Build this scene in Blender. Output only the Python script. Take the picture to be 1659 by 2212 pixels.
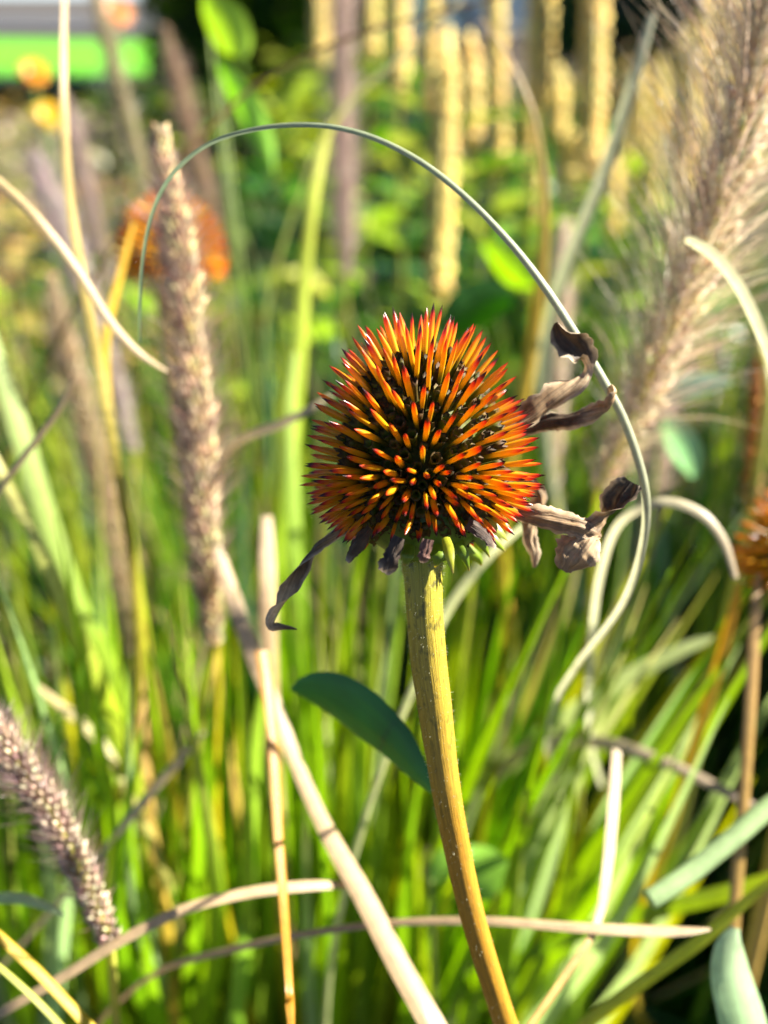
import bpy, math, random
from mathutils import Vector, Matrix, Quaternion, noise as mnoise
R = math.radians
rnd = random.Random(11)
for o in list(bpy.data.objects): bpy.data.objects.remove(o)
scene = bpy.context.scene
col = scene.collection

# ------------------------------------------------------------------ camera
CAM_H = 0.75; PITCH = 28.0; VF = 55.0
cd = bpy.data.cameras.new('camera'); cam = bpy.data.objects.new('camera', cd); col.objects.link(cam)
cam.location = (0, 0, CAM_H); cam.rotation_euler = (R(90 - PITCH), 0, 0)
cd.sensor_fit = 'VERTICAL'; cd.sensor_height = 36.0; cd.sensor_width = 27.0
cd.lens = 18.0 / math.tan(R(VF / 2)); cd.clip_start = 0.01; cd.clip_end = 500
cd.dof.use_dof = True; cd.dof.focus_distance = 0.160; cd.dof.aperture_fstop = cd.lens / 4.0
cd.dof.aperture_blades = 0
scene.camera = cam
# ------------------------------------------------------------------ light
SUN_EL, SUN_AZ = 36.0, 78.0            # azimuth clockwise from +Y (right of the view)
sv = Vector((math.sin(R(SUN_AZ)) * math.cos(R(SUN_EL)), math.cos(R(SUN_AZ)) * math.cos(R(SUN_EL)), math.sin(R(SUN_EL))))
world = bpy.data.worlds.new('World'); scene.world = world; world.use_nodes = True
wn = world.node_tree.nodes; wl = world.node_tree.links
bg = wn['Background']; sky = wn.new('ShaderNodeTexSky'); sky.sky_type = 'NISHITA'; sky.sun_disc = False
sky.air_density = .4; sky.dust_density = .2; sky.sun_elevation = R(SUN_EL); sky.sun_rotation = R(SUN_AZ)
wl.new(sky.outputs[0], bg.inputs[0]); bg.inputs[1].default_value = 0.05
sl = bpy.data.lights.new('sun', 'SUN'); sl.energy = 5.0; sl.angle = R(0.53); sl.color = (1.0, 0.94, 0.82)
so = bpy.data.objects.new('sun', sl); col.objects.link(so); so.rotation_euler = sv.to_track_quat('Z', 'Y').to_euler(); so.location = (2, 0, 3)
scene.view_settings.view_transform = 'Standard'; scene.view_settings.look = 'None'
scene.view_settings.exposure = 2.5; scene.view_settings.gamma = 1.0

# ------------------------------------------------------------------ pixel -> place
CAM = Vector((0, 0, CAM_H)); RT = Vector((1, 0, 0))
FW = Vector((0, math.cos(R(PITCH)), -math.sin(R(PITCH)))); UP = Vector((0, math.sin(R(PITCH)), math.cos(R(PITCH))))
def pxs(d): return 2 * d * math.tan(R(VF / 2)) / 2212.0          # metres per photo pixel at depth d
def at(px, py, d): return CAM + FW * d + RT * ((px - 829.5) * pxs(d)) + UP * ((1106 - py) * pxs(d))
def proj(p):
    v = p - CAM; d = v.dot(FW)
    if d < 0.004: return None
    s = pxs(d); return (829.5 + v.dot(RT) / s, 1106 - v.dot(UP) / s, d)

# ------------------------------------------------------------------ materials
def nodes(name):
    m = bpy.data.materials.new(name); m.use_nodes = True
    return m, m.node_tree.nodes, m.node_tree.links, m.node_tree.nodes['Principled BSDF']
def N(n, t, **k):
    x = n.new(t)
    for a, b in k.items(): setattr(x, a, b)
    return x
def plant_mat(name, rough=0.5, spec=0.4, trans=0.4, stripes=0.25, spots=0.15, objrand=0.0, tboost=1.5, scale=(40, 3), bump=0.0, mottle=400):
    """colour comes from the piece's own pigment (point colour), with veins, mottling and translucency"""
    m, n, l, bs = nodes(name); out = n['Material Output']
    a = N(n, 'ShaderNodeAttribute', attribute_name='Col')
    uv = N(n, 'ShaderNodeUVMap'); mp = N(n, 'ShaderNodeMapping'); mp.inputs['Scale'].default_value = (scale[0], scale[1], 1)
    l.new(uv.outputs[0], mp.inputs[0])
    ns = N(n, 'ShaderNodeTexNoise'); ns.inputs['Scale'].default_value = 1.0; ns.inputs['Detail'].default_value = 3
    l.new(mp.outputs[0], ns.inputs['Vector'])
    tc = N(n, 'ShaderNodeTexCoord'); n2 = N(n, 'ShaderNodeTexNoise'); n2.inputs['Scale'].default_value = mottle; n2.inputs['Detail'].default_value = 4
    l.new(tc.outputs['Object'], n2.inputs['Vector'])
    r1 = N(n, 'ShaderNodeMapRange'); r1.inputs[1].default_value = .3; r1.inputs[2].default_value = .7
    r1.inputs[3].default_value = 1 - stripes; r1.inputs[4].default_value = 1 + stripes; l.new(ns.outputs[0], r1.inputs[0])
    r2 = N(n, 'ShaderNodeMapRange'); r2.inputs[1].default_value = .3; r2.inputs[2].default_value = .7
    r2.inputs[3].default_value = 1 - spots; r2.inputs[4].default_value = 1 + spots; l.new(n2.outputs[0], r2.inputs[0])
    mu = N(n, 'ShaderNodeMath', operation='MULTIPLY'); l.new(r1.outputs[0], mu.inputs[0]); l.new(r2.outputs[0], mu.inputs[1])
    hs = N(n, 'ShaderNodeHueSaturation'); l.new(a.outputs['Color'], hs.inputs['Color']); l.new(mu.outputs[0], hs.inputs['Value'])
    if objrand:
        oi = N(n, 'ShaderNodeObjectInfo'); r3 = N(n, 'ShaderNodeMapRange')
        r3.inputs[3].default_value = .5 - objrand * .5; r3.inputs[4].default_value = .5 + objrand * .25
        l.new(oi.outputs['Random'], r3.inputs[0]); l.new(r3.outputs[0], hs.inputs['Hue'])
    l.new(hs.outputs[0], bs.inputs['Base Color'])
    bs.inputs['Roughness'].default_value = rough; bs.inputs['Specular IOR Level'].default_value = spec
    if bump:
        bp = N(n, 'ShaderNodeBump'); bp.inputs['Strength'].default_value = bump; bp.inputs['Distance'].default_value = .0003
        l.new(ns.outputs[0], bp.inputs['Height']); l.new(bp.outputs[0], bs.inputs['Normal'])
    if trans:
        tr = N(n, 'ShaderNodeBsdfTranslucent'); h2 = N(n, 'ShaderNodeHueSaturation')
        h2.inputs['Saturation'].default_value = 1.15; h2.inputs['Value'].default_value = tboost
        l.new(hs.outputs[0], h2.inputs['Color']); l.new(h2.outputs[0], tr.inputs['Color'])
        mx = N(n, 'ShaderNodeMixShader'); mx.inputs[0].default_value = trans
        l.new(bs.outputs[0], mx.inputs[1]); l.new(tr.outputs[0], mx.inputs[2]); l.new(mx.outputs[0], out.inputs['Surface'])
    return m
M_BLADE = plant_mat('grass_blade', .42, .35, .32, .22, .12, 0.0, bump=.25)
M_BLADE_V = plant_mat('grass_blade_varied', .45, .25, .30, .2, .12, .07)
M_DRY = plant_mat('dry_straw', .4, .5, .22, .28, .15, 0, 1.1, scale=(30, 2), bump=.4)
M_LEAF = plant_mat('leaf', .42, .45, .35, .12, .2, 0, scale=(10, 10), mottle=60)
M_SPIKE = plant_mat('seed_spike', .55, .35, .32, .1, .25, 0, 1.2, mottle=150)
M_BRISTLE = plant_mat('bristle', .4, .5, .42, 0, 0, 0, 1.2)
M_PETAL = plant_mat('withered_petal', .62, .3, .12, .35, .35, 0, 1.1, scale=(16, 1.6), bump=.8, mottle=700)
M_BRACT = plant_mat('bract', .45, .45, .3, .2, .2, 0, 1.4, scale=(12, 2), mottle=900)
M_CUP = plant_mat('floret_cup', .6, .15, .12, 0, .4, 0, 1.1, mottle=1500)
M_HAIR = plant_mat('fine_hair', .5, .3, .4, 0, 0, 0, 1.0)

def spine_mat():
    m, n, l, bs = nodes('spine'); out = n['Material Output']
    a = N(n, 'ShaderNodeAttribute', attribute_name='Col')
    oi = N(n, 'ShaderNodeObjectInfo'); ad = N(n, 'ShaderNodeMath', operation='MULTIPLY_ADD')
    sep = N(n, 'ShaderNodeSeparateColor'); l.new(a.outputs['Color'], sep.inputs[0])
    ad.inputs[1].default_value = .16; l.new(oi.outputs['Random'], ad.inputs[0]); 
    sb = N(n, 'ShaderNodeMath', operation='ADD'); l.new(sep.outputs[0], ad.inputs[2]); l.new(ad.outputs[0], sb.inputs[0]); sb.inputs[1].default_value = -.08
    tc = N(n, 'ShaderNodeTexCoord'); ns = N(n, 'ShaderNodeTexNoise'); ns.inputs['Scale'].default_value = 900; ns.inputs['Detail'].default_value = 3
    l.new(tc.outputs['Object'], ns.inputs['Vector'])
    s2 = N(n, 'ShaderNodeMath', operation='MULTIPLY_ADD'); s2.inputs[1].default_value = .14; l.new(ns.outputs[0], s2.inputs[0]); l.new(sb.outputs[0], s2.inputs[2])
    s3 = N(n, 'ShaderNodeMath', operation='ADD'); l.new(s2.outputs[0], s3.inputs[0]); s3.inputs[1].default_value = -.07
    cr = N(n, 'ShaderNodeValToRGB'); l.new(s3.outputs[0], cr.inputs[0]); e = cr.color_ramp.elements
    e[0].position = 0.0; e[0].color = (.10, .10, .012, 1); e[1].position = 1.0; e[1].color = (.025, .006, .008, 1)
    for p, c in ((.24, (.16, .13, .010, 1)), (.42, (.54, .32, .008, 1)), (.68, (.60, .29, .006, 1)), (.80, (.60, .17, .006, 1)), (.90, (.48, .03, .010, 1)), (.96, (.10, .012, .010, 1))):
        x = e.new(p); x.color = c
    l.new(cr.outputs[0], bs.inputs['Base Color']); bs.inputs['Roughness'].default_value = .27; bs.inputs['Specular IOR Level'].default_value = .55
    tr = N(n, 'ShaderNodeBsdfTranslucent'); h = N(n, 'ShaderNodeHueSaturation'); h.inputs['Value'].default_value = 1.5
    l.new(cr.outputs[0], h.inputs['Color']); l.new(h.outputs[0], tr.inputs[0])
    mx = N(n, 'ShaderNodeMixShader'); mx.inputs[0].default_value = .42
    l.new(bs.outputs[0], mx.inputs[1]); l.new(tr.outputs[0], mx.inputs[2]); l.new(mx.outputs[0], out.inputs['Surface'])
    return m
M_SPINE = spine_mat()

def stem_mat():
    m, n, l, bs = nodes('coneflower_stem')
    a = N(n, 'ShaderNodeAttribute', attribute_name='Col'); uv = N(n, 'ShaderNodeUVMap')
    mp = N(n, 'ShaderNodeMapping'); mp.inputs['Scale'].default_value = (7, 42, 1); l.new(uv.outputs[0], mp.inputs[0])
    sp = N(n, 'ShaderNodeTexNoise'); sp.inputs['Scale'].default_value = 1; sp.inputs['Detail'].default_value = 2; l.new(mp.outputs[0], sp.inputs['Vector'])
    r = N(n, 'ShaderNodeMapRange'); r.inputs[1].default_value = .55; r.inputs[2].default_value = .66; l.new(sp.outputs[0], r.inputs[0])
    sx = N(n, 'ShaderNodeSeparateXYZ'); l.new(uv.outputs[0], sx.inputs[0])
    fa = N(n, 'ShaderNodeMapRange'); fa.inputs[1].default_value = .0; fa.inputs[2].default_value = .50; fa.inputs[3].default_value = .95; fa.inputs[4].default_value = .22; l.new(sx.outputs[1], fa.inputs[0])
    mm = N(n, 'ShaderNodeMath', operation='MULTIPLY'); l.new(r.outputs[0], mm.inputs[0]); l.new(fa.outputs[0], mm.inputs[1])
    m2 = N(n, 'ShaderNodeMapping'); m2.inputs['Scale'].default_value = (46, 14, 1); l.new(uv.outputs[0], m2.inputs[0])
    st = N(n, 'ShaderNodeTexNoise'); st.inputs['Scale'].default_value = 1; st.inputs['Detail'].default_value = 4; l.new(m2.outputs[0], st.inputs['Vector'])
    r2 = N(n, 'ShaderNodeMapRange'); r2.inputs[1].default_value = .3; r2.inputs[2].default_value = .7; r2.inputs[3].default_value = .62; r2.inputs[4].default_value = 1.25; l.new(st.outputs[0], r2.inputs[0])
    hs = N(n, 'ShaderNodeHueSaturation'); l.new(a.outputs['Color'], hs.inputs['Color']); l.new(r2.outputs[0], hs.inputs['Value'])
    mx = N(n, 'ShaderNodeMix', data_type='RGBA'); l.new(mm.outputs[0], mx.inputs[0]); l.new(hs.outputs[0], mx.inputs[6]); mx.inputs[7].default_value = (.07, .06, .008, 1)
    l.new(mx.outputs[2], bs.inputs['Base Color']); bs.inputs['Roughness'].default_value = .5; bs.inputs['Specular IOR Level'].default_value = .35
    bp = N(n, 'ShaderNodeBump'); bp.inputs['Strength'].default_value = .5; bp.inputs['Distance'].default_value = .0003; l.new(st.outputs[0], bp.inputs['Height']); l.new(bp.outputs[0], bs.inputs['Normal'])
    return m
M_STEM = stem_mat()

def simple(name, c1, c2, scale, rough=.9, spec=.2, metallic=0, bump=0):
    m, n, l, bs = nodes(name)
    tc = N(n, 'ShaderNodeTexCoord'); ns = N(n, 'ShaderNodeTexNoise'); ns.inputs['Scale'].default_value = scale; ns.inputs['Detail'].default_value = 6
    l.new(tc.outputs['Object'], ns.inputs['Vector'])
    cr = N(n, 'ShaderNodeValToRGB'); cr.color_ramp.elements[0].position = .3; cr.color_ramp.elements[1].position = .7
    cr.color_ramp.elements[0].color = (*c1, 1); cr.color_ramp.elements[1].color = (*c2, 1); l.new(ns.outputs[0], cr.inputs[0])
    l.new(cr.outputs[0], bs.inputs['Base Color']); bs.inputs['Roughness'].default_value = rough; bs.inputs['Specular IOR Level'].default_value = spec; bs.inputs['Metallic'].default_value = metallic
    if bump:
        bp = N(n, 'ShaderNodeBump'); bp.inputs['Strength'].default_value = bump; l.new(ns.outputs[0], bp.inputs['Height']); l.new(bp.outputs[0], bs.inputs['Normal'])
    return m

# ------------------------------------------------------------------ mesh building
class MB:
    def __init__(s): s.v = []; s.f = []; s.c = []; s.uv = []
    def add(s, p, c, uv=(0, 0)): s.v.append(tuple(p)); s.c.append(c); s.uv.append(uv); return len(s.v) - 1
    def ribbon(s, pts, hw, sides, cols, fold=0.25, across=2, ridge=None, edge=None):
        """pts along, half widths, side vectors; V or cupped section"""
        n = len(pts); base = len(s.v); length = 0
        for i in range(n):
            if i: length += (pts[i] - pts[i - 1]).length
            t = (pts[min(i + 1, n - 1)] - pts[max(i - 1, 0)]).normalized(); sd = sides[i]; nm = sd.cross(t).normalized()
            for j in range(across + 1):
                u = j / across * 2 - 1
                w = hw[i]
                if edge: w *= edge(i, u)
                off = fold[i] * w * (u * u if across > 2 else abs(u)) if isinstance(fold, list) else fold * w * (u * u if across > 2 else abs(u))
                if ridge: off += ridge(i, u) * w
                s.add(pts[i] + sd * (u * w) + nm * off, cols[i](u) if callable(cols[i]) else cols[i], ((u + 1) / 2, length * 10))
        k = across + 1
        for i in range(n - 1):
            for j in range(across):
                a = base + i * k + j; s.f.append((a, a + 1, a + k + 1, a + k))
    def tube(s, pts, rad, cols, sides=8, rib=0.0, ref=None, cap=True):
        n = len(pts); base = len(s.v); length = 0; ref = ref or RT
        for i in range(n):
            if i: length += (pts[i] - pts[i - 1]).length
            t = (pts[min(i + 1, n - 1)] - pts[max(i - 1, 0)]).normalized()
            a = (ref - t * ref.dot(t)); a = a.normalized() if a.length > 1e-6 else t.orthogonal().normalized(); b = t.cross(a)
            for j in range(sides):
                th = 2 * math.pi * j / sides; r = rad[i] * (1 + (rib * (1 if j % 2 else -1)))
                s.add(pts[i] + (a * math.cos(th) + b * math.sin(th)) * r, cols[i], (abs(j / sides * 2 - 1), length * 10))
        for i in range(n - 1):
            for j in range(sides):
                j2 = (j + 1) % sides; a = base + i * sides
                s.f.append((a + j, a + j2, a + sides + j2, a + sides + j))
        if cap:
            s.f.append(tuple(base + (n - 1) * sides + j for j in range(sides))); s.f.append(tuple(base + j for j in reversed(range(sides))))
    def seed(s, p, d, ln, r, c, sides=4, mid=.45):
        d = d.normalized(); a = d.orthogonal().normalized(); b = d.cross(a); base = len(s.v)
        s.add(p, c); 
        for j in range(sides):
            th = 2 * math.pi * j / sides; s.add(p + d * ln * mid + (a * math.cos(th) + b * math.sin(th)) * r, c)
        s.add(p + d * ln, c); e = base + sides + 1
        for j in range(sides):
            x = base + 1 + j; y = base + 1 + (j + 1) % sides; s.f.append((base, y, x)); s.f.append((x, y, e))
    def hair(s, p, d, ln, w, c, droop=0.0):
        sd = d.cross(Vector((rnd.uniform(-1, 1), rnd.uniform(-1, 1), rnd.uniform(-1, 1)))).normalized() * w
        q = p + d * ln * .55; e = p + d * ln + Vector((0, 0, -droop * ln)); b = len(s.v)
        for x in (p - sd, p + sd, q - sd * .8, q + sd * .8, e): s.add(x, c)
        s.f.append((b, b + 1, b + 3, b + 2)); s.f.append((b + 2, b + 3, b + 4))
    def leaf(s, p, d, up, ln, w, c, curl=.2, c2=None):
        d = d.normalized(); sd = d.cross(up).normalized(); nm = sd.cross(d); b = len(s.v); c2 = c2 or c
        prof = ((0, .06), (.22, .7), (.5, 1), (.78, .62), (1, .02))
        for i, (t, wd) in enumerate(prof):
            q = p + d * ln * t - nm * (curl * ln * t * t)
            for j, u in enumerate((-1, 0, 1)):
                s.add(q + sd * (u * w * wd) + nm * (abs(u) * w * wd * .3), c2 if j == 1 else c, ((u + 1) / 2, t))
        for i in range(4):
            for j in range(2):
                a = b + i * 3 + j; s.f.append((a, a + 1, a + 4, a + 3))
    def box(s, lo, hi, c=(1, 1, 1)):
        b = len(s.v)
        for z in (lo[2], hi[2]):
            for x, y in ((lo[0], lo[1]), (hi[0], lo[1]), (hi[0], hi[1]), (lo[0], hi[1])): s.add((x, y, z), c)
        for f in ((0, 3, 2, 1), (4, 5, 6, 7), (0, 1, 5, 4), (1, 2, 6, 5), (2, 3, 7, 6), (3, 0, 4, 7)): s.f.append(tuple(b + i for i in f))
    def mesh(s, name, smooth=True):
        me = bpy.data.meshes.new(name); me.from_pydata(s.v, [], s.f)
        ca = me.color_attributes.new('Col', 'FLOAT_COLOR', 'POINT'); buf = []
        for c in s.c: buf += [c[0], c[1], c[2], 1.0]
        ca.data.foreach_set('color', buf)
        ul = me.uv_layers.new(name='UVMap'); vi = [0] * len(me.loops); me.loops.foreach_get('vertex_index', vi); ub = []
        for i in vi: ub += s.uv[i]
        ul.data.foreach_set('uv', ub)
        if smooth: me.polygons.foreach_set('use_smooth', [True] * len(me.polygons))
        me.update(); return me
    def build(s, name, mat, parent=None, smooth=True, kind=None):
        me = s.mesh(name, smooth); me.materials.append(mat); return link(name, me, parent, kind)
LOC = {}
def link(name, me, parent=None, kind=None):
    o = bpy.data.objects.new(name, me); col.objects.link(o)
    if parent is not None:
        o.parent = parent
        if parent.name in LOC: o.matrix_parent_inverse = Matrix.Translation(-LOC[parent.name])
    if kind: o['kind'] = kind
    return o
def tag(o, label, cat, group=None):
    o['label'] = label; o['category'] = cat
    if group: o['group'] = group
    return o
def thing(name, label, cat, loc, group=None):
    o = bpy.data.objects.new(name, None); col.objects.link(o); o.empty_display_size = .02; o.location = loc; LOC[o.name] = Vector(loc)
    return tag(o, label, cat, group)
def struct(name, mb, mat, parent=None, smooth=False): return mb.build(name, mat, parent, smooth, 'structure')

def spline(P, vals, n):
    """Catmull-Rom through points (and any numbers that go with them)"""
    m = len(P); out = []; ov = []
    for k in range(n):
        x = k / (n - 1) * (m - 1); i = min(int(x), m - 2); t = x - i
        def cr(g):
            p0, p1, p2, p3 = g(max(i - 1, 0)), g(i), g(i + 1), g(min(i + 2, m - 1))
            return (p1 * 2 + (p2 - p0) * t + (p0 * 2 - p1 * 5 + p2 * 4 - p3) * t * t + (p1 * 3 - p0 - p2 * 3 + p3) * t ** 3) * .5
        out.append(cr(lambda q: P[q])); ov.append([cr(lambda q, z=z: vals[q][z]) for z in range(len(vals[0]))])
    return out, ov
def mixc(a, b, t): t = max(0, min(1, t)); return tuple(x + (y - x) * t for x, y in zip(a, b))
def jit(c, a=.15, r=rnd): k = 1 + r.uniform(-a, a); return tuple(max(.003, x * k * (1 + r.uniform(-a, a) * .5)) for x in c)
def sides_for(pts, twist):
    out = []; n = len(pts)
    for i in range(n):
        t = (pts[min(i + 1, n - 1)] - pts[max(i - 1, 0)]).normalized(); v = (pts[i] - CAM).normalized()
        sd = t.cross(v); sd = sd.normalized() if sd.length > .05 else RT
        out.append(Quaternion(t, twist[i]) @ sd)
    return out

# pigments
GREEN = (.062, .165, .003); LIME = (.19, .30, .004); DGREEN = (.014, .060, .006); BLUEG = (.14, .27, .11); YGREEN = (.25, .30, .015)
YEL = (.42, .27, .015); ORNG = (.50, .24, .03); TAN = (.50, .37, .20); STRAW = (.62, .50, .30); WHITE = (.78, .68, .50); BRN = (.22, .14, .08); PURP = (.16, .09, .10)

# ================================================================== THE SETTING
g = MB(); S = 120
for x, y in ((-S, -S), (S, -S), (S, S), (-S, S)): g.add((x, y, 0), (1, 1, 1))
g.f.append((0, 1, 2, 3)); struct('ground', g, simple('soil', (.025, .018, .012), (.075, .055, .035), 9, bump=.3))
def sheet(name, pts, z, mat):
    m = MB()
    for x, y in pts: m.add((x, y, z), (1, 1, 1))
    m.f.append(tuple(range(len(pts)))); return struct(name, m, mat)
sheet('lawn', [(-30, 9.3), (-1, 7.9), (.3, 7.6), (.3, 16), (-30, 26)], .004, simple('lawn', (.06, .24, .004), (.10, .34, .01), 3))
sheet('road', [(-60, 27), (60, 12.2), (60, 40), (-60, 60)], .004, simple('asphalt', (.04, .04, .042), (.065, .062, .062), 30))
kb = MB(); kb.box((-60, 0, 0), (60, .14, .12)); k_o = struct('kerb', kb, simple('kerb_stone', (.30, .29, .27), (.42, .40, .38), 20)); k_o.location = (0, 19.4, 0); k_o.rotation_euler = (0, 0, -math.atan2(14.8, 120))

# ================================================================== THE CONEFLOWER
TH = .168; MM = .001
H = at(912, 1042, TH); AX = (UP * math.cos(R(6)) + FW * math.sin(R(6)) + RT * -.035).normalized()
EX = (RT - AX * RT.dot(AX)).normalized(); EY = AX.cross(EX)                      # EY points away from the camera
_a, _b = at(1058, 2105, .181), at(1130, 2320, .19); BASE = _b + (_b - _a) * (_b.z / (_a.z - _b.z)); BASE.z = 0
flower = thing('coneflower', 'spent coneflower with orange-tipped spiny seed head and withered brown petals on a spotted stem', 'coneflower', BASE)
def hp(r, th, z): return H + (EX * math.cos(th) + EY * math.sin(th)) * r + AX * z
RS, ZU, ZD = 20.3 * MM, 30.3 * MM, 14.0 * MM
# core
cm = MB(); rings = []
for i in range(25):
    ph = i / 24 * R(168); L = 9.6 * MM
    z = (ZU if math.cos(ph) > 0 else ZD) * math.cos(ph) - L * math.cos(ph) * (1 if math.cos(ph) > 0 else .55); r = max(.0004, (RS - L) * math.sin(ph))
    b = len(cm.v)
    for j in range(32):
        th = j / 32 * 2 * math.pi; wob = 1 + .03 * mnoise.noise(Vector((math.cos(th) * 5, math.sin(th) * 5, ph * 6)))
        cm.add(hp(r * wob, th, z), jit((.055, .06, .006), .25))
    rings.append(b)
for i in range(24):
    for j in range(32): cm.f.append((rings[i] + j, rings[i + 1] + j, rings[i + 1] + (j + 1) % 32, rings[i] + (j + 1) % 32))
head = cm.build('seed_head', M_CUP, flower)
# spine meshes, shared between alike spines
def spine_mesh(k, bend, fat):
    m = MB(); prof = ((0, .8), (.35, .94), (.70, 1.0), (.87, .70), (1.0, .05)); b0 = 0
    for t, r in prof:
        b = len(m.v)
        for j in range(6):
            th = j / 6 * 2 * math.pi
            m.add((math.cos(th) * r * fat + bend * t * t, math.sin(th) * r * fat * .8, t), (t, 0, 0))
        if t: 
            for j in range(6): m.f.append((b - 6 + j, b - 6 + (j + 1) % 6, b + (j + 1) % 6, b + j))
    me = m.mesh('spine'); me.materials.append(M_SPINE); return me
SPM = [spine_mesh(k, b, f) for k, (b, f) in enumerate(((.0, .050), (.03, .053), (-.04, .047), (.07, .051), (-.02, .056), (.05, .045)))]
NSP = 450; c0, c1 = math.cos(R(3)), math.cos(R(143)); items = []; GA = math.pi * (3 - math.sqrt(5)); srnd = random.Random(5)
for k in range(NSP):
    u = (k + .5) / NSP; cph = c0 + (c1 - c0) * (u ** .93); ph = math.acos(cph) + srnd.uniform(-.035, .035); th = k * GA + srnd.uniform(-.05, .05)
    cph, sph = math.cos(ph), math.sin(ph); hd = EX * math.cos(th) + EY * math.sin(th); d = (hd * sph + AX * cph).normalized()
    j = srnd.uniform(.955, 1.035)
    tip = H + hd * (RS * sph * j) + AX * ((ZU if cph > 0 else ZD) * cph * j)
    L = (9.8 + 1.4 * max(0, cph) - 2.2 * max(0, -cph)) * MM * srnd.uniform(.93, 1.05)
    d = (d + Vector((srnd.uniform(-1, 1), srnd.uniform(-1, 1), srnd.uniform(-1, 1))) * .055).normalized()
    items.append((d.dot(-FW) + .15 * cph, tip, d, L, th, ph))
items.sort(key=lambda q: -q[0])
back = MB()
for i, (fz, tip, d, L, th, ph) in enumerate(items):
    me = SPM[srnd.randrange(6)]; q = d.to_track_quat('Z', 'Y') @ Quaternion((0, 0, 1), srnd.uniform(0, 6.28))
    wsc = L * srnd.uniform(.92, 1.12) * (9.8 * MM / L) ** .7
    mw = Matrix.Translation(tip - d * L) @ q.to_matrix().to_4x4() @ Matrix.Diagonal((wsc, wsc, L, 1))
    if i < 300:
        o = link('spine', me, head); o.matrix_basis = mw
    else:
        b = len(back.v); sh = srnd.uniform(-.07, .07)
        for v in me.vertices: back.add(mw @ v.co, (max(0, v.co.z + sh), 0, 0))
        for p in me.polygons: back.f.append(tuple(b + x for x in p.vertices))
back.build('far_side_spines', M_SPINE, head, kind='stuff')
# dry floret cups between the spines
cu = MB()
for k in range(NSP):
    u = (k + 1.0) / NSP; cph = c0 + (c1 - c0) * (u ** .93); th = (k + .5) * GA + math.pi * .62; sph = math.sqrt(max(0, 1 - cph * cph))
    hd = EX * math.cos(th) + EY * math.sin(th); d = (hd * sph + AX * cph).normalized()
    if d.dot(FW) > .45: continue
    L = 9.6 * MM; bp_ = H + hd * ((RS - L) * sph) + AX * ((ZU - L if cph > 0 else ZD - L * .55) * cph); hgt = srnd.uniform(2.8, 4.4) * MM; r = srnd.uniform(.62, .86) * MM
    a = d.orthogonal().normalized(); b = d.cross(a); v0 = len(cu.v); nn = 10; ro = srnd.uniform(0, 6)
    co = jit(srnd.choice(((.10, .11, .008), (.12, .10, .01), (.06, .04, .008), (.08, .09, .008))), .3, srnd); rim = srnd.choice(((.05, .02, .008), (.09, .05, .015), (.025, .012, .006)))
    for lv, (tt, rr) in enumerate(((0, .8), (.75, 1.0), (1.0, 1.18), (.72, .72), (.55, .3))):
        for j in range(nn):
            ang = ro + j / nn * 2 * math.pi; ex = (.16 * hgt if (lv == 2 and j % 2) else 0)
            cu.add(bp_ + d * (hgt * tt + ex) + (a * math.cos(ang) + b * math.sin(ang)) * r * rr, rim if lv == 2 else co)
    for lv in range(4):
        for j in range(nn):
            p = v0 + lv * nn; cu.f.append((p + j, p + (j + 1) % nn, p + nn + (j + 1) % nn, p + nn + j))
cu.build('floret_cups', M_CUP, head, kind='stuff')
# stem
sp = [(913, 1180, .1685, 74), (912, 1218, .1685, 90), (914, 1250, .168, 83), (917, 1320, .168, 80), (925, 1420, .169, 79), (938, 1520, .170, 75), (951, 1620, .171, 68), (966, 1720, .172, 63), (983, 1810, .174, 59), (1004, 1910, .176, 56),
      (1028, 2005, .178, 53), (1058, 2105, .181, 51), (1092, 2210, .185, 50), (1130, 2320, .19, 50)]
P = [at(a, b, d) for a, b, d, w in sp]; V = [[w * .5 * pxs(d)] for a, b, d, w in sp]
P += [P[-1].lerp(BASE, t) for t in (.15, .3, .5, .75, 1.0)]; V += [[.0022], [.0023], [.0025], [.0027], [.003]]
pp, vv = spline(P, V, 90); sc = []
for i in range(90):
    t = i / 89; c = mixc((.20, .23, .010), (.31, .23, .02), t / .2); c = mixc(c, (.33, .165, .012), (t - .2) / .25); sc.append(c)
st = MB(); st.tube(pp, [v[0] for v in vv], sc, 20, rib=.035, ref=RT); stem = st.build('stem', M_STEM, flower)
hr = MB(); rnd.seed(8)
for k in range(1500):
    i = min(60, int(abs(rnd.gauss(0, 24)))); t = (pp[i + 1] - pp[i]).normalized(); a = t.orthogonal().normalized(); th = rnd.uniform(0, 6.28); d = Quaternion(t, th) @ a
    p = pp[i].lerp(pp[i + 1], rnd.random()) + d * (vv[i][0] * .97); hr.hair(p, (d + t * rnd.uniform(-.6, .6)).normalized(), rnd.uniform(.0003, .0008), .000025, (.6, .6, .4))
hr.build('stem_hairs', M_HAIR, stem, kind='stuff')
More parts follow.
